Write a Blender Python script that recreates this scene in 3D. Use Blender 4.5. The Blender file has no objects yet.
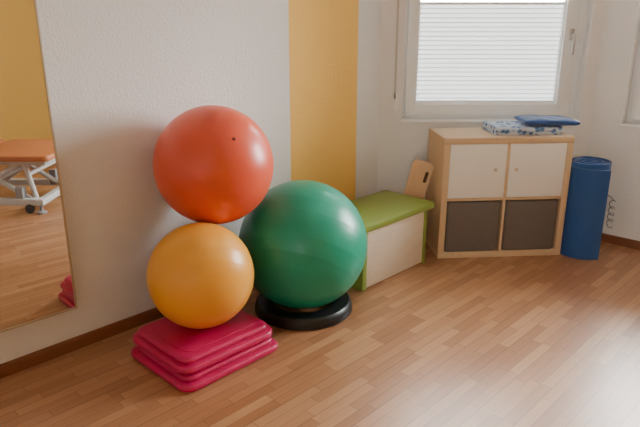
import bpy, bmesh, math, random
from mathutils import Vector, Matrix
random.seed(4)
scene = bpy.context.scene
COL = scene.collection
PI = math.pi

# ------------------------------------------------------------------ helpers
def lin(c):
    def f(v):
        v /= 255.0
        return v/12.92 if v <= 0.04045 else ((v+0.055)/1.055)**2.4
    return (f(c[0]), f(c[1]), f(c[2]), 1.0)

def new_mat(name):
    m = bpy.data.materials.new(name)
    m.use_nodes = True
    nt = m.node_tree
    b = nt.nodes['Principled BSDF']
    return m, nt, b

def N(nt, typ, **kw):
    n = nt.nodes.new(typ)
    for k, v in kw.items():
        if k.startswith('in_'):
            key = k[3:]
            key = int(key) if key.isdigit() else key
            n.inputs[key].default_value = v
        else:
            setattr(n, k, v)
    return n

def math_node(nt, op, a, b=None, c=None):
    n = nt.nodes.new('ShaderNodeMath'); n.operation = op
    for i, v in enumerate((a, b, c)):
        if v is None: continue
        if isinstance(v, (int, float)): n.inputs[i].default_value = v
        else: nt.links.new(v, n.inputs[i])
    return n.outputs[0]

def mat(name, rgb, rough=0.5, vary=0.06, scale=6.0, bump=0.0, bscale=80.0, metal=0.0, spec=0.5, coat=0.0, stretch=None, sheen=0.0):
    m, nt, b = new_mat(name)
    tc = N(nt, 'ShaderNodeTexCoord')
    vec = tc.outputs['Object']
    if stretch:
        mp = N(nt, 'ShaderNodeMapping'); mp.inputs['Scale'].default_value = stretch
        nt.links.new(vec, mp.inputs['Vector']); vec = mp.outputs['Vector']
    ns = N(nt, 'ShaderNodeTexNoise', in_Scale=scale, in_Detail=4.0)
    nt.links.new(vec, ns.inputs['Vector'])
    mx = N(nt, 'ShaderNodeMix', data_type='RGBA')
    base = lin(rgb)
    lo = tuple(max(0, v*(1-vary)) for v in base[:3])+(1,)
    hi = tuple(min(1, v*(1+vary)) for v in base[:3])+(1,)
    mx.inputs[6].default_value = lo; mx.inputs[7].default_value = hi
    nt.links.new(ns.outputs['Fac'], mx.inputs[0])
    nt.links.new(mx.outputs[2], b.inputs['Base Color'])
    b.inputs['Roughness'].default_value = rough
    b.inputs['Metallic'].default_value = metal
    b.inputs['Specular IOR Level'].default_value = spec
    b.inputs['Coat Weight'].default_value = coat
    b.inputs['Coat Roughness'].default_value = 0.2
    b.inputs['Sheen Weight'].default_value = sheen
    if bump > 0:
        n2 = N(nt, 'ShaderNodeTexNoise', in_Scale=bscale, in_Detail=3.0)
        nt.links.new(vec, n2.inputs['Vector'])
        bp = N(nt, 'ShaderNodeBump', in_Strength=bump, in_Distance=0.004)
        nt.links.new(n2.outputs['Fac'], bp.inputs['Height'])
        nt.links.new(bp.outputs['Normal'], b.inputs['Normal'])
    return m

def obj(name, bm, m, parent=None, smooth=True, angle=35):
    bmesh.ops.recalc_face_normals(bm, faces=bm.faces)
    me = bpy.data.meshes.new(name)
    bm.to_mesh(me); bm.free()
    if smooth:
        for p in me.polygons: p.use_smooth = True
        me.set_sharp_from_angle(angle=math.radians(angle))
    o = bpy.data.objects.new(name, me)
    me.materials.append(m)
    COL.objects.link(o)
    if parent: o.parent = parent
    return o

def tag(o, label, cat, group=None):
    o['label'] = label; o['category'] = cat
    if group: o['group'] = group
    return o

def thing(name, label, cat, loc=(0,0,0), rot=(0,0,0), group=None):
    o = bpy.data.objects.new(name, None); COL.objects.link(o)
    o.empty_display_size = 0.1
    o.location = loc; o.rotation_euler = rot
    return tag(o, label, cat, group)

def struct(o):
    o['kind'] = 'structure'; return o

def merge(bm, tmp, M=None):
    if M is not None: bmesh.ops.transform(tmp, matrix=M, verts=tmp.verts)
    me = bpy.data.meshes.new('tmp'); tmp.to_mesh(me); tmp.free()
    bm.from_mesh(me); bpy.data.meshes.remove(me)

def box(bm, x0, x1, y0, y1, z0, z1, bev=0.0, M=None, seg=2):
    t = bmesh.new()
    bmesh.ops.create_cube(t, size=1.0)
    for v in t.verts:
        v.co = Vector((x0+(v.co.x+.5)*(x1-x0), y0+(v.co.y+.5)*(y1-y0), z0+(v.co.z+.5)*(z1-z0)))
    if bev > 0:
        bmesh.ops.bevel(t, geom=t.edges[:], offset=bev, segments=seg, profile=0.5, affect='EDGES')
    merge(bm, t, M)

def loft(bm, loops, cap0=True, cap1=True, closed=True):
    vs = [[bm.verts.new(p) for p in L] for L in loops]
    n = len(vs[0])
    for a, b in zip(vs[:-1], vs[1:]):
        for i in range(n if closed else n-1):
            j = (i+1) % n
            bm.faces.new((a[i], a[j], b[j], b[i]))
    if cap0: bm.faces.new(list(reversed(vs[0])))
    if cap1: bm.faces.new(vs[-1])

def rr(w, d, r, n=8):
    r = max(1e-4, min(r, w/2-1e-4, d/2-1e-4)); P = []
    for k, (sx, sy) in enumerate(((1,1),(-1,1),(-1,-1),(1,-1))):
        for i in range(n+1):
            a = k*PI/2 + i/n*PI/2
            P.append((sx*(w/2-r)+r*math.cos(a), sy*(d/2-r)+r*math.sin(a)))
    return P

# corner arcs must run continuously round the outline
def rr(w, d, r, n=8):
    r = max(1e-4, min(r, w/2-1e-4, d/2-1e-4)); P = []
    for k, (sx, sy) in enumerate(((1,1),(-1,1),(-1,-1),(1,-1))):
        for i in range(n+1):
            a = k*PI/2 + i/n*PI/2
            P.append((sx*(w/2-r)+r*math.cos(a), sy*(d/2-r)+r*math.sin(a)))
    return P

def rr_loft(bm, w, d, r, prof, n=8, M=None):
    t = bmesh.new()
    loft(t, [[(x, y, z) for x, y in rr(w-2*i, d-2*i, r-i*0.6, n)] for z, i in prof])
    merge(bm, t, M)

def lathe(bm, prof, n=64, M=None, cap=False):
    t = bmesh.new()
    loops = [[(r*math.cos(2*PI*i/n), r*math.sin(2*PI*i/n), z) for i in range(n)] for r, z in prof]
    loft(t, loops, cap, cap)
    merge(bm, t, M)

def tube(bm, pts, r, n=10, closed=False):
    pts = [Vector(p) for p in pts]
    loops = []; up = None
    for i, p in enumerate(pts):
        a = pts[max(0, i-1)]; b = pts[min(len(pts)-1, i+1)]
        t = (b-a).normalized()
        if up is None:
            up = Vector((0,0,1)) if abs(t.z) < .9 else Vector((1,0,0))
        u = t.cross(up).normalized(); v = u.cross(t).normalized(); up = v
        loops.append([p + r*(math.cos(2*PI*k/n)*u + math.sin(2*PI*k/n)*v) for k in range(n)])
    loft(bm, loops)

# ------------------------------------------------------------------ room frame
DIR = Vector((0.695, 0.719)).normalized()         # along the mirror wall
NRM = Vector((DIR.y, -DIR.x))                     # into the room
P0 = Vector((-0.864, 2.747))
ANG = math.atan2(DIR.y, DIR.x)
def W(s, w): return P0 + DIR*s + NRM*w
def W3(s, w, z=0.0):
    p = W(s, w); return Vector((p.x, p.y, z))
def SW(x, y):
    d = Vector((x, y)) - P0; return d.dot(DIR), d.dot(NRM)
SB = 1.812
sC, wC = SW(1.82, 4.05)
WOPP = 4.84; SBACK = -3.3
H = 2.5
pA, pB, pC, pD, pE = W(SBACK, 0), W(SB, 0), Vector((1.82, 4.05)), W(sC, WOPP), W(SBACK, WOPP)

# ------------------------------------------------------------------ materials
def wall_mat(name, rgb, stripe=None, srgb=(255,206,116)):
    m, nt, b = new_mat(name)
    tc = N(nt, 'ShaderNodeTexCoord')
    ns = N(nt, 'ShaderNodeTexNoise', in_Scale=70.0, in_Detail=2.0)
    nt.links.new(tc.outputs['Object'], ns.inputs['Vector'])
    vo = N(nt, 'ShaderNodeTexVoronoi', in_Scale=110.0)
    nt.links.new(tc.outputs['Object'], vo.inputs['Vector'])
    h = math_node(nt, 'ADD', ns.outputs['Fac'], math_node(nt, 'MULTIPLY', vo.outputs['Distance'], 0.5))
    bp = N(nt, 'ShaderNodeBump', in_Strength=0.5, in_Distance=0.005)
    nt.links.new(h, bp.inputs['Height']); nt.links.new(bp.outputs['Normal'], b.inputs['Normal'])
    big = N(nt, 'ShaderNodeTexNoise', in_Scale=1.6)
    nt.links.new(tc.outputs['Object'], big.inputs['Vector'])
    mx = N(nt, 'ShaderNodeMix', data_type='RGBA')
    c = lin(rgb)
    mx.inputs[6].default_value = tuple(v*.97 for v in c[:3])+(1,); mx.inputs[7].default_value = c
    nt.links.new(big.outputs['Fac'], mx.inputs[0])
    out = mx.outputs[2]
    if stripe:
        sp = N(nt, 'ShaderNodeSeparateXYZ'); nt.links.new(tc.outputs['Object'], sp.inputs[0])
        f = math_node(nt, 'COMPARE', sp.outputs['X'], (stripe[0]+stripe[1])/2, (stripe[1]-stripe[0])/2)
        m2 = N(nt, 'ShaderNodeMix', data_type='RGBA')
        m2.inputs[7].default_value = lin(srgb)
        nt.links.new(f, m2.inputs[0]); nt.links.new(out, m2.inputs[6]); out = m2.outputs[2]
    nt.links.new(out, b.inputs['Base Color'])
    b.inputs['Roughness'].default_value = 0.9
    b.inputs['Specular IOR Level'].default_value = 0.2
    return m
M_wall_left = wall_mat('wall_paint_with_orange_band', (243,241,241), (0.996, 1.584))
M_wall = wall_mat('wall_paint_white', (247,245,244))
M_wall_or = wall_mat('wall_paint_orange', (254,206,114))
M_ceil = mat('ceiling_white', (244,244,244), 0.9, 0.02)

def floor_mat():
    m, nt, b = new_mat('laminate_floor')
    L = nt.links.new
    RW = 0.048
    tc = N(nt, 'ShaderNodeTexCoord'); sp = N(nt, 'ShaderNodeSeparateXYZ'); L(tc.outputs['Object'], sp.inputs[0])
    x, y = sp.outputs['X'], sp.outputs['Y']
    yr = math_node(nt, 'DIVIDE', y, RW); row = math_node(nt, 'FLOOR', yr); fy = math_node(nt, 'FRACT', yr)
    wn = N(nt, 'ShaderNodeTexWhiteNoise', noise_dimensions='1D'); L(row, wn.inputs['W'])
    xr = math_node(nt, 'ADD', math_node(nt, 'DIVIDE', x, 0.33), math_node(nt, 'MULTIPLY', wn.outputs['Value'], 17.3))
    idx = math_node(nt, 'FLOOR', xr); fx = math_node(nt, 'FRACT', xr)
    cb = N(nt, 'ShaderNodeCombineXYZ'); L(row, cb.inputs[0]); L(idx, cb.inputs[1])
    w2 = N(nt, 'ShaderNodeTexWhiteNoise', noise_dimensions='2D'); L(cb.outputs[0], w2.inputs['Vector'])
    ramp = N(nt, 'ShaderNodeValToRGB'); L(w2.outputs['Value'], ramp.inputs[0])
    e = ramp.color_ramp.elements
    e[0].position = 0; e[0].color = lin((164,112,76)); e[1].position = 1; e[1].color = lin((194,144,103))
    k = ramp.color_ramp.elements.new(.5); k.color = lin((180,128,90))
    cg = N(nt, 'ShaderNodeCombineXYZ')
    L(math_node(nt, 'ADD', math_node(nt, 'MULTIPLY', x, 5.0), math_node(nt, 'MULTIPLY', w2.outputs['Value'], 40.0)), cg.inputs[0])
    L(math_node(nt, 'MULTIPLY', y, 90.0), cg.inputs[1])
    gr = N(nt, 'ShaderNodeTexNoise', in_Scale=1.0, in_Detail=5.0); L(cg.outputs[0], gr.inputs['Vector'])
    g = N(nt, 'ShaderNodeMapRange'); L(gr.outputs['Fac'], g.inputs[0])
    g.inputs[1].default_value=.3; g.inputs[2].default_value=.7; g.inputs[3].default_value=.90; g.inputs[4].default_value=1.07
    # seams: thin between strips, thicker between three-strip planks
    dy = math_node(nt, 'MINIMUM', fy, math_node(nt, 'SUBTRACT', 1.0, fy))
    s1 = math_node(nt, 'GREATER_THAN', dy, 0.024)
    dx = math_node(nt, 'MINIMUM', fx, math_node(nt, 'SUBTRACT', 1.0, fx))
    s2 = math_node(nt, 'GREATER_THAN', dx, 0.004)
    py = math_node(nt, 'FRACT', math_node(nt, 'DIVIDE', y, RW*3))
    dp = math_node(nt, 'MINIMUM', py, math_node(nt, 'SUBTRACT', 1.0, py))
    s3 = math_node(nt, 'GREATER_THAN', dp, 0.013)
    seam = math_node(nt, 'MULTIPLY', math_node(nt, 'MULTIPLY', s1, s2), s3)
    sv = N(nt, 'ShaderNodeMapRange'); L(seam, sv.inputs[0]); sv.inputs[3].default_value=.55; sv.inputs[4].default_value=1.0
    fac = math_node(nt, 'MULTIPLY', g.outputs[0], sv.outputs[0])
    vm = N(nt, 'ShaderNodeVectorMath', operation='SCALE'); L(ramp.outputs[0], vm.inputs[0]); L(fac, vm.inputs['Scale'])
    L(vm.outputs[0], b.inputs['Base Color'])
    b.inputs['Roughness'].default_value = 0.38
    b.inputs['Specular IOR Level'].default_value = 0.48
    b.inputs['Coat Weight'].default_value = 0.28
    b.inputs['Coat Roughness'].default_value = 0.27
    bp = N(nt, 'ShaderNodeBump', in_Strength=0.12, in_Distance=0.001); L(fac, bp.inputs['Height']); L(bp.outputs[0], b.inputs['Normal'])
    return m
M_floor = floor_mat()
M_base = mat('baseboard_wood', (132,80,52), 0.45, 0.2, 8, stretch=(1,12,12))
M_upvc = mat('window_plastic', (253,254,255), 0.35, 0.005)
M_metalw = mat('handle_metal', (196,196,198), 0.35, 0.04, metal=0.6)
M_red = mat('red_rubber', (237,92,62), 0.36, 0.05, 3, bump=0.03, bscale=160, coat=.12)
M_yel = mat('orange_rubber', (250,174,60), 0.36, 0.05, 3, bump=0.03, bscale=160, coat=.12)
M_grn = mat('green_rubber', (20,152,122), 0.36, 0.06, 3, bump=0.03, bscale=160, coat=.12)
M_plug = mat('plug_dark', (110,34,26), 0.6, 0.05)
M_blackp = mat('black_plastic', (22,22,24), 0.4, 0.1)
M_mag = mat('magenta_plastic', (202,28,92), 0.36, 0.03, 5)
M_birch = mat('birch_veneer', (216,184,148), 0.5, 0.10, 5, stretch=(14,14,1.5))
M_birch_h = mat('birch_veneer_pale', (238,222,202), 0.5, 0.12, 5, stretch=(2,14,14))
M_door = mat('door_pale', (250,247,242), 0.4, 0.02, 4)
M_knob = mat('knob_pale', (214,198,178), 0.35, 0.05)
M_green = mat('green_vinyl', (136,154,66), 0.45, 0.06, 6, bump=0.08, bscale=180)
M_greenp = mat('green_paint', (138,158,72), 0.5, 0.06, 6)
M_board = mat('beech_wood', (220,180,144), 0.5, 0.10, 5, stretch=(16,16,1.5))
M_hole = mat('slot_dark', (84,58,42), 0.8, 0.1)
M_blue = mat('blue_foam', (35,82,148), 0.7, 0.12, 9, bump=0.15, bscale=120, sheen=0.2)
M_cord = mat('cord_grey', (74,74,80), 0.5, 0.1)
M_pad = mat('blue_cloth', (46,84,144), 0.8, 0.15, 14, bump=0.25, bscale=140, sheen=0.3)
M_tabletop = mat('orange_vinyl', (190,114,68), 0.5, 0.06, 5)
M_whitem = mat('white_enamel', (206,205,202), 0.35, 0.04)
M_greym = mat('grey_enamel', (150,150,152), 0.4, 0.05)
M_tyre = mat('grey_rubber', (70,70,72), 0.6, 0.08)
M_strap = mat('strap_grey', (206,200,194), 0.7, 0.1)

def basket_mat():
    m, nt, b = new_mat('woven_dark_basket')
    tc = N(nt, 'ShaderNodeTexCoord'); L = nt.links.new
    w1 = N(nt, 'ShaderNodeTexWave', wave_type='BANDS', bands_direction='Z', in_Scale=42.0)
    w2 = N(nt, 'ShaderNodeTexWave', wave_type='BANDS', bands_direction='X', in_Scale=30.0)
    L(tc.outputs['Object'], w1.inputs['Vector']); L(tc.outputs['Object'], w2.inputs['Vector'])
    p = math_node(nt, 'MULTIPLY', w1.outputs['Fac'], w2.outputs['Fac'])
    r = N(nt, 'ShaderNodeMix', data_type='RGBA'); L(p, r.inputs[0])
    r.inputs[6].default_value = lin((104,95,90)); r.inputs[7].default_value = lin((140,129,121))
    L(r.outputs[2], b.inputs['Base Color']); b.inputs['Roughness'].default_value = .75
    bp = N(nt, 'ShaderNodeBump', in_Strength=.4, in_Distance=.003); L(p, bp.inputs['Height']); L(bp.outputs[0], b.inputs['Normal'])
    return m
M_basket = basket_mat()

def towel_mat():
    m, nt, b = new_mat('patterned_blanket')
    tc = N(nt, 'ShaderNodeTexCoord'); L = nt.links.new
    w1 = N(nt, 'ShaderNodeTexVoronoi', in_Scale=26.0)
    L(tc.outputs['Object'], w1.inputs['Vector'])
    rp = N(nt, 'ShaderNodeValToRGB'); L(w1.outputs['Distance'], rp.inputs[0])
    rp.color_ramp.elements[0].position=.30; rp.color_ramp.elements[0].color = lin((84,126,186))
    rp.color_ramp.elements[1].position=.50; rp.color_ramp.elements[1].color = lin((206,217,234))
    L(rp.outputs[0], b.inputs['Base Color']); b.inputs['Roughness'].default_value=.9
    ns = N(nt, 'ShaderNodeTexNoise', in_Scale=150.0); L(tc.outputs['Object'], ns.inputs['Vector'])
    bp = N(nt, 'ShaderNodeBump', in_Strength=.3, in_Distance=.003); L(ns.outputs['Fac'], bp.inputs['Height']); L(bp.outputs[0], b.inputs['Normal'])
    return m
M_towel = towel_mat()

def glass_mat():
    m, nt, b = new_mat('window_glass')
    nt.nodes.remove(b)
    out = nt.nodes['Material Output']
    tr = N(nt, 'ShaderNodeBsdfTransparent'); tr.inputs[0].default_value = (.95,.97,.96,1)
    gl = N(nt, 'ShaderNodeBsdfGlossy'); gl.inputs['Roughness'].default_value = .02
    fr = N(nt, 'ShaderNodeFresnel', in_IOR=1.45)
    mx = N(nt, 'ShaderNodeMixShader')
    nt.links.new(fr.outputs[0], mx.inputs[0]); nt.links.new(tr.outputs[0], mx.inputs[1]); nt.links.new(gl.outputs[0], mx.inputs[2])
    nt.links.new(mx.outputs[0], out.inputs[0])
    return m
M_glass = glass_mat()

BZ0, BZ1 = 0.927, 1.565
PITCH = (BZ1-BZ0)/22
def blind_mat():
    m, nt, b = new_mat('pleated_blind_fabric')
    nt.nodes.remove(b)
    out = nt.nodes['Material Output']
    tc = N(nt, 'ShaderNodeTexCoord')
    sp = N(nt, 'ShaderNodeSeparateXYZ'); nt.links.new(tc.outputs['Object'], sp.inputs[0])
    ph = math_node(nt, 'FRACT', math_node(nt, 'DIVIDE', math_node(nt, 'SUBTRACT', sp.outputs['Z'], BZ0), PITCH))
    # the doubled fabric of each pleat lets less light through
    crease = N(nt, 'ShaderNodeMapRange', interpolation_type='SMOOTHSTEP'); nt.links.new(ph, crease.inputs[0])
    crease.inputs[1].default_value = .56; crease.inputs[2].default_value = .90
    mc = N(nt, 'ShaderNodeMix', data_type='RGBA'); nt.links.new(crease.outputs[0], mc.inputs[0])
    mc.inputs[6].default_value = (.43,.435,.44,1); mc.inputs[7].default_value = (.12,.121,.123,1)
    tr = N(nt, 'ShaderNodeBsdfTranslucent'); df = N(nt, 'ShaderNodeBsdfDiffuse')
    df.inputs[0].default_value = (.82,.82,.82,1)
    nt.links.new(mc.outputs[2], tr.inputs[0])
    mx = N(nt, 'ShaderNodeMixShader', in_0=0.6)
    nt.links.new(tr.outputs[0], mx.inputs[1]); nt.links.new(df.outputs[0], mx.inputs[2])
    nt.links.new(mx.outputs[0], out.inputs[0])
    return m
M_blind = blind_mat()

def mirror_mat():
    m, nt, b = new_mat('mirror_silver')
    tc = N(nt, 'ShaderNodeTexCoord'); ns = N(nt, 'ShaderNodeTexNoise', in_Scale=2.0)
    nt.links.new(tc.outputs['Object'], ns.inputs['Vector'])
    mr = N(nt, 'ShaderNodeMapRange'); nt.links.new(ns.outputs['Fac'], mr.inputs[0])
    mr.inputs[3].default_value=.005; mr.inputs[4].default_value=.02
    nt.links.new(mr.outputs[0], b.inputs['Roughness'])
    b.inputs['Base Color'].default_value = (.82,.81,.79,1); b.inputs['Metallic'].default_value = 1
    return m
M_mirror = mirror_mat()

# ------------------------------------------------------------------ shell
def wall(name, a, b, m, holes=(), ext=0.12, th=0.3):
    d = b-a; L = d.length; ang = math.atan2(d.y, d.x)
    bm = bmesh.new()
    xs = -ext
    for (x0, x1, z0, z1) in holes:
        box(bm, xs, x0, 0, th, 0, H)
        box(bm, x0, x1, 0, th, 0, z0)
        box(bm, x0, x1, 0, th, z1, H)
        xs = x1
    box(bm, xs, L+ext, 0, th, 0, H)
    o = obj(name, bm, m, smooth=False)
    o.location = (a.x, a.y, 0); o.rotation_euler = (0,0,ang)
    return struct(o), ang

ZB, ZT = 0.812, 2.15
x1a, x1b = 0.547-pB.x, 1.745-pB.x
wl, _ = wall('wall_left', P0.copy(), W(SB, 0), M_wall_left)
me = wl.data
for v in me.vertices:
    if v.co.x < 0: v.co.x = SBACK-0.12
wall_back, angC = wall('wall_back', pB, pC, M_wall, [(x1a, x1b, ZB, ZT)])
wall_right, angR = wall('wall_right', pC, pD, M_wall, [(0.20, 1.38, ZB, ZT)])
wall('wall_opposite', pD, pE, M_wall_or)
_, angE = wall('wall_rear', pE, pA, M_wall, [(.5, 1.25, 1.3, ZT)])  # opening made for the added fill window

def poly_slab(name, z0, z1, m):
    bm = bmesh.new()
    pts = [SW(p.x, p.y) for p in (pA, pB, pC, pD, pE)]
    cs = sum(p[0] for p in pts)/5; cw = sum(p[1] for p in pts)/5
    pts = [(s+(0.14 if s > cs else -0.14), -(w+(0.14 if w > cw else -0.14))) for s, w in pts]
    loft(bm, [[(s, w, z0) for s, w in pts], [(s, w, z1) for s, w in pts]])
    o = obj(name, bm, m, smooth=False)
    o.location = (P0.x, P0.y, 0); o.rotation_euler = (0,0,ANG)
    return struct(o)
poly_slab('floor', -0.12, 0.0, M_floor)
poly_slab('ceiling', H, H+0.15, M_ceil)

def baseboard(name, a, b):
    d = b-a; L = d.length
    bm = bmesh.new()
    prof = [(0,0),(-.016,0),(-.016,.044),(-.012,.054),(-.005,.058),(0,.058)]
    loft(bm, [[(x, y, z) for y, z in prof] for x in (0.0, L)])
    o = obj(name, bm, M_base)
    o.location = (a.x, a.y, 0); o.rotation_euler = (0,0,math.atan2(d.y, d.x))
    struct(o)
baseboard('baseboard_left', pA, pB); baseboard('baseboard_back', pB, pC); baseboard('baseboard_right', pC, pD)
baseboard('baseboard_opposite', pD, pE); baseboard('baseboard_rear', pE, pA)

# outdoor ground
bm = bmesh.new(); box(bm, -30, 30, -30, 30, -0.6, -0.5)
struct(obj('ground', bm, mat('outdoor_ground', (150,146,134), .9, .3, .6), smooth=False))

# ------------------------------------------------------------------ windows
RE = 0.055     # recess of the window in its opening
def window(name, a, ang, x0, x1, zb=ZB, zt=ZT):
    root = bpy.data.objects.new(name, None); COL.objects.link(root); struct(root)
    root.location = (a.x, a.y, 0); root.rotation_euler = (0,0,ang)
    def ring(nm, X0, X1, Z0, Z1, wd, y0, y1, bev, wr=None):
        wr = wr or wd; y0 += RE; y1 += RE
        bm = bmesh.new()
        box(bm, X0, X0+wd, y0, y1, Z0, Z1, bev); box(bm, X1-wr, X1, y0, y1, Z0, Z1, bev)
        box(bm, X0+wd*.7, X1-wr*.7, y0+.001, y1-.001, Z0, Z0+wd, bev); box(bm, X0+wd*.7, X1-wr*.7, y0+.001, y1-.001, Z1-wd, Z1, bev)
        return obj(nm, bm, M_upvc, root)
    ring('frame', x0, x1, zb, zt, .05, .03, .10, .004, .07)
    ring('sash', x0+.028, x1-.055, zb+.03, zt-.03, .075, .006, .08, .006, .085)
    ring('glazing_bead', x0+.098, x1-.135, zb+.10, zt-.10, .012, .03, .075, .003)
    bm = bmesh.new(); box(bm, x0+.09, x1-.127, .078+RE, .088+RE, zb+.09, zt-.09)
    obj('pane', bm, M_glass, root, smooth=False)
    bm = bmesh.new(); box(bm, x0-.006, x1+.006, -.010, .06+RE, zb-.012, zb+.004, .004)
    obj('window_sill', bm, M_upvc, root)
    hx, hz = x1-.092, (1.37 if zb < 1 else (zb+zt)/2)
    bm = bmesh.new(); rr_loft(bm, .03, .075, .008, [(0,0.001),(.006,0),(.010,.003)], M=Matrix.Translation((hx,.006+RE,hz)) @ Matrix.Rotation(PI/2,4,'X'))
    h = obj('handle', bm, M_metalw, root)
    bm = bmesh.new()
    tube(bm, [(hx,y+RE,hz+z) for y, z in ((0,0),(-.03,0),(-.042,-.006),(-.046,-.02),(-.044,-.07),(-.042,-.125))], .009)
    obj('lever', bm, M_metalw, h)
    # portal for sky light
    ld = bpy.data.lights.new(name+'_skylight', 'AREA'); ld.shape='RECTANGLE'; ld.size = x1-x0-.1; ld.size_y = zt-zb-.1
    ld.cycles.is_portal = True
    lo = bpy.data.objects.new(name+'_skylight', ld); COL.objects.link(lo)
    d = Vector((math.cos(ang), math.sin(ang))); o2 = Vector((-d.y, d.x))
    c = a + d*(x0+x1)/2 + o2*.2
    lo.location = (c.x, c.y, (zb+zt)/2)
    lo.rotation_euler = Vector((o2.x, o2.y, 0)).to_track_quat('Z','Y').to_euler()
    return root
window('window_1', pB, angC, x1a, x1b)
window('window_2', pC, angR, .20, 1.38)
window('added_fill_window', pE, angE, .5, 1.25, 1.3)  # unseen rear window, added as soft frontal fill for balls and window frame

# pleated blind in window_1
def blind(label, a, ang, x0, x1, z0, z1):
    d = Vector((math.cos(ang), math.sin(ang)))
    p = a + d*(x0+x1)/2
    t = thing('pleated_blind', label, 'blind', (p.x, p.y, 0), (0,0,ang))
    hw = (x1-x0)/2
    bm = bmesh.new()
    n = int(round((z1-z0)/PITCH)); loops = []
    for i in range(n):
        z = z0+PITCH*i
        for f, y in ((0,.052),(.35,.060),(.7,.068),(.98,.050)):
            loops.append([(-hw, y+RE, z+PITCH*f), (hw, y+RE, z+PITCH*f)])
    loft(bm, loops, False, False, closed=False)
    obj('pleated_fabric', bm, M_blind, t, smooth=False)
    for nm, z in (('bottom_rail', z0), ('top_rail', z1)):
        bm = bmesh.new(); box(bm, -hw, hw, .045+RE, .074+RE, z-.009, z+.009, .003); obj(nm, bm, M_upvc, t)
    for sx in (-1, 1):
        bm = bmesh.new(); tube(bm, [(sx*(hw-.08), .061+RE, z1), (sx*(hw-.08), .061+RE, ZT-.104)], .0012, 6)
        obj('tension_cord', bm, M_cord, t)
    return t
blind('white pleated blind covering the lower part of the window behind the shelf unit', pB, angC, x1a+.108, x1b-.146, BZ0, BZ1)

# roller shutter strap left of window
t = thing('shutter_strap', 'grey shutter pull strap with small wall winder left of the window', 'strap', (0.497, 4.05, 0))
bm = bmesh.new(); box(bm, -.007, .007, -.012, -.009, .96, 2.2); obj('belt', bm, M_strap, t, smooth=False)
bm = bmesh.new(); rr_loft(bm, .032, .13, .012, [(0,0),(.008,0),(.012,.004)], M=Matrix.Translation((0,0,.94)) @ Matrix.Rotation(PI/2,4,'X'))
obj('winder_plate', bm, M_upvc, t)

# ------------------------------------------------------------------ mirror
# hung a hair off parallel: its near-corner side stands a little further off the wall on its clips
MT = 0.022
t = thing('wall_mirror', 'tall frameless wall mirror reflecting the orange wall and treatment table', 'mirror', W3(-1.75,0,0), (0,0,ANG-MT))
ME = 1.370
bm = bmesh.new(); box(bm, 0, ME, -.012, -.001, .224, 2.05, .0012); obj('mirror_glass', bm, M_mirror, t, smooth=False)
bm = bmesh.new()
box(bm, ME, ME+.008, -.016, -.001, .216, 2.058, .001); box(bm, -.008, 0, -.016, -.001, .216, 2.058, .001)
box(bm, 0, ME, -.016, -.001, .216, .224, .001); box(bm, 0, ME, -.016, -.001, 2.05, 2.058, .001)
obj('edge_trim', bm, mat('trim_aluminium', (206,190,168), .4, .05, metal=.3), t)

# ------------------------------------------------------------------ balls
def ball(label, c, R, m, axis, bands=True):
    bm = bmesh.new(); n = 140; prof = []
    for i in range(n+1):
        th = PI*i/n
        k = 0
        for b0 in (.28,.36,.44,.56,.64,.72):
            k += math.exp(-((th/PI-b0)/.006)**2)
        r = R*(1+.0024*k)
        prof.append((max(1e-5, r*math.sin(th)), -r*math.cos(th)))
    lathe(bm, prof, 96)
    bmesh.ops.remove_doubles(bm, verts=bm.verts, dist=1e-4)
    o = obj('exercise_ball', bm, m, angle=80)
    o.location = c; o.rotation_mode = 'QUATERNION'
    o.rotation_quaternion = Vector(axis).to_track_quat('Z', 'Y')
    tag(o, label, 'exercise ball')
    bm = bmesh.new(); lathe(bm, [(.0001,R+.0015),(.006,R+.0012),(.0085,R-.0005),(.009,R-.004)], 20)
    obj('valve_plug', bm, M_plug, o)
    return o
ball('red exercise ball resting on top of the orange ball against the wall', (-.4915,2.725,.8100), .2750, M_red, (.45,-.68,.57))
ball('orange-yellow exercise ball sitting on the magenta step platforms', (-.528,2.461,.3710), .2342, M_yel, (-.3,.8,.45))
ball('large green exercise ball sitting in a black floor ring', (-.087,2.885,.36), .3285, M_grn, (.2,.6,.75))
# black ring
bm = bmesh.new()
lathe(bm, [(.168,.058),(.164,.05),(.176,.001),(.20,0),(.250,0),(.258,.006),(.256,.026),(.250,.048),(.240,.058),(.205,.063),(.180,.063),(.168,.058)], 80)
o = obj('ball_ring', bm, M_blackp); o.location = (-.087,2.885,0)
tag(o, 'black plastic ring base on the floor holding the green ball', 'ball stand')

# step platforms
def platform(label, z, jit, w, d):
    c = Vector((-.528, 2.438))
    t = thing('step_platform', label, 'step platform', (c.x+jit, c.y-jit, z), (0,0,ANG+jit*.8), 'stacked magenta step platforms')
    bm = bmesh.new()
    rr_loft(bm, w, d, .060, [(0,.020),(.002,.012),(.005,.005),(.010,.001),(.016,0),(.024,.0002),(.030,.003),(.0335,.008),(.0352,.016),(.0358,.026),(.0375,.0285),
                             (.040,.026),(.0435,.0225),(.048,.0215),(.054,.0222),(.0590,.0255),(.0622,.031),(.0637,.038),(.0641,.047),(.0641,.075)], 12)
    obj('platform_body', bm, M_mag, t, angle=50)
    bm = bmesh.new()
    rr_loft(bm, w-.13, d-.13, .035, [(.0636,0),(.0668,.0003),(.0676,.0010),(.0678,.0025),(.0678,.02)], 8)
    obj('tread_panel', bm, M_mag, t, angle=28)
    return t
platform('lower magenta plastic step platform lying on the floor', 0.0, 0.003, .530, .475)
platform('upper magenta plastic step platform directly under the orange ball', .0681, -0.003, .505, .450)

# ------------------------------------------------------------------ bench box
t = thing('bench_box', 'low storage bench with green padded top and pale wood sides beside the green ball', 'bench', W3(1.325, .30), (0,0,ANG))
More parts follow.
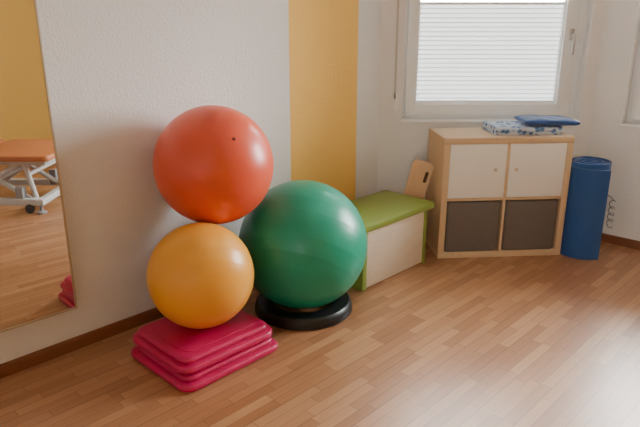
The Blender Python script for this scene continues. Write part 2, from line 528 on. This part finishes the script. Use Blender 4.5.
# local x = along wall, local -y = into the room
x0, x1 = -.318, .292
yf, yb = -.25, .10
bm = bmesh.new(); rr_loft(bm, .685, .400, .024, [(.352,.008),(.355,.003),(.360,0),(.382,0),(.389,.002),(.393,.007),(.396,.02),(.398,.06)], 6, Matrix.Translation((0.005,-.080,0)))
obj('padded_top', bm, M_green, t)
bm = bmesh.new()
box(bm, x0+.038, x1-.022, yf, yf+.018, .006, .352, .002)
box(bm, x0+.038, x1-.022, yb-.018, yb, .006, .352, .002)
box(bm, x0+.038, x1-.022, yf+.018, yb-.018, .006, .022, .002)
obj('wood_panel', bm, M_birch_h, t)
bm = bmesh.new(); box(bm, x0, x0+.038, yf-.010, yb, 0, .352, .006); obj('end_panel', bm, M_greenp, t)
bm = bmesh.new(); box(bm, x1-.022, x1, yf-.010, yb, 0, .352, .005); obj('end_panel', bm, M_greenp, t)

# leaning board
t = thing('wooden_board', 'narrow beech board with hand slot leaning against the side of the shelf unit', 'board', (.517, 3.765, 0.0), (0, math.radians(14.3), 0))
bm = bmesh.new()
pts = []
wd, ln = .066, .615
for (cx, cz, a0) in ((wd-.03, ln-.03, 0), (-wd+.03, ln-.03, PI/2)):
    for i in range(7):
        a = a0+i/6*PI/2; pts.append((cx+.03*math.cos(a), cz+.03*math.sin(a)))
pts += [(-wd, .020), (wd, .020)]
loft(bm, [[(x, -.014, z) for x, z in pts], [(x, .014, z) for x, z in pts]])
obj('board', bm, M_board, t)
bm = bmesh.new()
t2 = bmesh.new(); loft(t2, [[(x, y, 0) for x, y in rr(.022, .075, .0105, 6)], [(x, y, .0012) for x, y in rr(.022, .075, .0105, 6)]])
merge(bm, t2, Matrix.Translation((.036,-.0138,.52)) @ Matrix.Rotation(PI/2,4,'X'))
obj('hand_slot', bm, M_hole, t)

# ------------------------------------------------------------------ shelf unit
CX, CY, CW, CD, CH = .754, 3.585, .812, .385, .778
RC = math.radians(4.5)
def cab(lx, ly):    # local (from unit centre) to world
    c = Vector((CX, CY)) + Matrix.Rotation(RC, 2) @ Vector((CW/2, CD/2))
    return c + Matrix.Rotation(RC, 2) @ Vector((lx, ly))
cc = cab(0, 0)
t = thing('shelf_unit', 'light birch cube shelf unit with two pale doors above two baskets', 'shelf unit', (cc.x, cc.y, 0), (0,0,RC))
hw, hd = CW/2, CD/2
T = .038
bm = bmesh.new()
box(bm, -hw, hw, -hd, hd, CH-T, CH, .0015); box(bm, -hw, hw, -hd, hd, 0, T, .0015)
box(bm, -hw, -hw+T, -hd+.0005, hd, T, CH-T, .001); box(bm, hw-T, hw, -hd+.0005, hd, T, CH-T, .001)
box(bm, -hw+T, hw-T, -hd+.002, hd-.004, CH/2-.008, CH/2+.008, .001)
box(bm, -.008, .008, -hd+.002, hd-.004, T, CH/2-.008, .001); box(bm, -.008, .008, -hd+.002, hd-.004, CH/2+.008, CH-T, .001)
box(bm, -hw+T, hw-T, hd-.004, hd-.001, T, CH-T)
obj('carcass', bm, M_birch, t)
for s in (-1, 1):
    xa, xb = (s*.010, s*(hw-T-.002)); xa, xb = min(xa,xb), max(xa,xb)
    bm = bmesh.new(); box(bm, xa, xb, -hd+.001, -hd+.019, CH/2+.010, CH-T-.002, .002)
    d = obj('door', bm, M_door, t)
    bm = bmesh.new()
    lathe(bm, [(.0001,0),(.005,0),(.005,.010),(.010,.013),(.011,.018),(.009,.022),(.0001,.023)], 24,
          Matrix.Translation((s*.050 if s>0 else -.080, -hd+.001, CH*.745)) @ Matrix.Rotation(PI/2,4,'X'))
    obj('knob', bm, M_knob, d)
for s, lab in ((-1, 'dark woven storage basket in the lower left compartment, nearer the bench'), (1, 'dark woven storage basket in the lower right compartment, nearer the blue mat roll')):
    p = cab(s*.188, -.014)
    k = thing('storage_basket', lab, 'basket', (p.x, p.y, T+.0005), (0,0,RC), 'baskets in the shelf unit')
    bm = bmesh.new()
    w, d2, h = .347, .345, .330
    pr = [(0,.010),(.005,.004),(.012,.002),(h-.02,.0),(h-.004,0),(h,.003),(h,.010),(h-.01,.012),(.014,.016),(.012,.03)]
    rr_loft(bm, w, d2, .018, pr, 5)
    obj('basket_body', bm, M_basket, k)
    bm = bmesh.new()
    tp = [(x, y, h-.001) for x, y in rr(w-.010, d2-.010, .018, 5)]
    tube(bm, tp+[tp[0]], .005, 8)
    obj('rim', bm, M_basket, k)

# blanket + pad on top
o = thing('folded_blanket', 'folded white and light blue blanket lying on the shelf unit under the blue pad', 'blanket', (1.285, 3.82, CH), (0,0,math.radians(4)))
# one long cloth folded over itself: an S-shaped section swept across its width
def fold_path():
    P = []; hwid = .125; r = .0085
    for k in range(3):
        z = .0085+.0172*k; sgn = 1 if k % 2 == 0 else -1
        for i in range(9):
            u = -1+2*i/8
            P.append((sgn*u*(hwid-.004*k), z+.0012*math.sin(5*u+k)))
        if k < 2:
            for i in range(1, 6):
                a = -PI/2+PI*i/6
                P.append((sgn*(hwid-.004*k+r*math.cos(a)), z+.0086+.0086*math.sin(a)))
    return P
bm = bmesh.new(); P = fold_path(); th = .0078; loops = []
nrm = []
for i in range(len(P)):
    a = P[max(0,i-1)]; b = P[min(len(P)-1,i+1)]
    d = Vector((b[0]-a[0], b[1]-a[1])).normalized(); nrm.append(Vector((-d.y, d.x)))
prof = [(p[0]+n.x*th, p[1]+n.y*th) for p, n in zip(P, nrm)] + [(p[0]-n.x*th, p[1]-n.y*th) for p, n in reversed(list(zip(P, nrm)))]
for x in (-.212, -.208, -.1, 0, .1, .208, .212):
    k = .96 if abs(x) > .21 else 1.0
    loops.append([(x, y*k, max(.0004, z)) for y, z in prof])
loft(bm, loops)
obj('fold', bm, M_towel, o, angle=50)
bm = bmesh.new(); nx, ny = 36, 28
def padz(u, v, s):
    e = max(0, (1-abs(u)**10)*(1-abs(v)**10))
    return s*.021*e**.38*(1-.2*(u*u+v*v)/2) + .003*math.sin(u*7+1)*math.cos(v*5)*e
for s in (1, -1):
    g = [[bm.verts.new((.170*u*(1-.03*(1-v*v)), .115*v*(1-.03*(1-u*u)), padz(u, v, s))) for v in [math.sin(PI/2*(-1+2*j/ny)) for j in range(ny+1)]] for u in [math.sin(PI/2*(-1+2*i/nx)) for i in range(nx+1)]]
    for i in range(nx):
        for j in range(ny):
            bm.faces.new((g[i][j], g[i+1][j], g[i+1][j+1], g[i][j+1]))
bmesh.ops.remove_doubles(bm, verts=bm.verts, dist=.0003)
o = obj('cushion', bm, M_pad, angle=70); o.location = (1.430, 3.79, CH+.0775); o.rotation_euler = (0,math.radians(1.0),math.radians(-1))
tag(o, 'flat dark blue cloth cushion lying on the folded blanket on the shelf unit', 'cushion')

# rolled mat
def mat_roll(label, loc, R, Hm, turns, a_end, flare):
    t = thing('rolled_mat', label, 'exercise mat', loc, (0,0,0))
    bm = bmesh.new(); n = 40*turns; th = .0125; inn = []; out = []
    r0 = max(.022, R-turns*.0145)
    for i in range(n+1):
        a = -turns*2*PI*(1-i/n) + math.radians(a_end)
        r = r0 + (R-r0)*i/n
        if i > n-16: r += flare*((i-(n-16))/16)**1.2
        out.append((r*math.cos(a), r*math.sin(a))); inn.append(((r-th)*math.cos(a), (r-th)*math.sin(a)))
    hz = [Hm + .008*math.sin(5.0*i/n*PI) - (.022*min(1, max(0, (i-(n-24))/10))) for i in range(n+1)]
    for i in range(n):
        q = [out[i], out[i+1], inn[i+1], inn[i]]
        lo = [bm.verts.new((x, y, .001)) for x, y in q]
        hi = [bm.verts.new((x, y, z)) for (x, y), z in zip(q, (hz[i], hz[i+1], hz[i+1], hz[i]))]
        bm.faces.new(hi); bm.faces.new(lo[::-1])
        bm.faces.new((lo[0], lo[1], hi[1], hi[0])); bm.faces.new((lo[2], lo[3], hi[3], hi[2]))
        if i == 0: bm.faces.new((lo[3], lo[0], hi[0], hi[3]))
        if i == n-1: bm.faces.new((lo[1], lo[2], hi[2], hi[1]))
    bmesh.ops.remove_doubles(bm, verts=bm.verts, dist=1e-5)
    obj('foam_sheet', bm, M_blue, t)
    return t
t = mat_roll('dark blue rolled foam mat standing upright between the shelf unit and the corner', (1.708, 3.725, 0), .141, .605, 8, -66, .030)
bm = bmesh.new(); pts = [(.120,-.055,.40),(.146,-.050,.385),(.164,-.042,.365)]
for i in range(97):
    a = 2*PI*i/24
    pts.append((.169+.018*math.cos(a), -.035+.020*math.sin(a)*.6, .35-.17*i/96+.014*math.sin(a)))
tube(bm, pts, .0028, 6)
obj('cord_loop', bm, M_cord, t)

# ------------------------------------------------------------------ treatment table (behind the viewer's right, seen in the mirror)
t = thing('treatment_table', 'low treatment table with orange padded top on a white metal frame, seen in the mirror', 'treatment table', (1.33, .45, 0), (0,0,0))
for (ya, yb2) in ((.33, .98), (-.98, .30)):
    bm = bmesh.new(); rr_loft(bm, .74, yb2-ya, .05, [(.425,.008),(.43,.001),(.437,0),(.455,0),(.464,.005),(.469,.018)], 6, Matrix.Translation((0.0,(ya+yb2)/2,0)))
    obj('padded_section', bm, M_tabletop, t)
bm = bmesh.new()
for sx in (-1, 1): box(bm, sx*.29-.02, sx*.29+.02, -.93, .93, .385, .425, .004)
for y in (-.91, .0, .91): box(bm, -.29, .29, y-.02, y+.02, .388, .421, .004)
obj('upper_frame', bm, M_whitem, t)
bm = bmesh.new()
for sx in (-1, 1): box(bm, sx*.31-.026, sx*.31+.026, -.88, .88, .065, .118, .004)
for y in (-.86, .86): box(bm, -.35, .35, y-.03, y+.03, .067, .115, .004)
obj('base_frame', bm, M_whitem, t)
for sx in (-1, 1):
    for y0, y1 in ((-.7, -.3), (.25, .7), (.75, .3), (.80, .74)):
        bm = bmesh.new(); tube(bm, [(sx*.26, y0, .10), (sx*.26, y1, .40)], .020, 10); obj('lift_arm', bm, M_whitem, t)
    for y in (-.86, .86):
        bm = bmesh.new(); lathe(bm, [(.0001,0),(.036,0),(.040,.006),(.036,.018),(.014,.024),(.014,.075)], 20, Matrix.Translation((sx*.33, y, 0)))
        obj('foot', bm, M_greym, t)
        bm = bmesh.new(); box(bm, sx*.30-.03, sx*.30+.03, y-.16*(1 if y>0 else -1)-.03, y-.16*(1 if y>0 else -1)+.03, .075, .21, .006); obj('leg_sleeve', bm, M_greym, t)
        bm = bmesh.new(); lathe(bm, [(.0001,-.012),(.034,-.012),(.038,-.006),(.038,.006),(.034,.012),(.0001,.012)], 24, Matrix.Translation((sx*.33, y-.09*(1 if y>0 else -1), .038)) @ Matrix.Rotation(PI/2,4,'Y'))
        obj('caster', bm, M_tyre, t)
bm = bmesh.new(); tube(bm, [(0,-.3,.11),(0,.1,.39)], .03, 14); obj('lift_cylinder', bm, M_blackp, t)
for y, z in ((.48,.25), (.76,.30)):
    bm = bmesh.new(); tube(bm, [(-.27,y,z),(.27,y,z)], .018, 10); obj('cross_bar', bm, M_whitem, t)

# ------------------------------------------------------------------ world + camera
w = bpy.data.worlds.new('overcast'); scene.world = w; w.use_nodes = True
nt = w.node_tree; bg = nt.nodes['Background']
tc = N(nt, 'ShaderNodeTexCoord'); sp = N(nt, 'ShaderNodeSeparateXYZ'); nt.links.new(tc.outputs['Generated'], sp.inputs[0])
rp = N(nt, 'ShaderNodeValToRGB'); nt.links.new(sp.outputs['Z'], rp.inputs[0])
rp.color_ramp.elements[0].color = (.84,.84,.84,1); rp.color_ramp.elements[1].color = (.955,.975,1,1)
nt.links.new(rp.outputs[0], bg.inputs['Color']); bg.inputs['Strength'].default_value = 59.0

cd = bpy.data.cameras.new('camera'); cam = bpy.data.objects.new('camera', cd); COL.objects.link(cam)
cam.location = (0,0,1.434); cam.rotation_euler = (math.radians(72.5), 0, 0)
cd.sensor_width = 36; cd.lens = 33.75; cd.clip_start = .02
scene.camera = cam
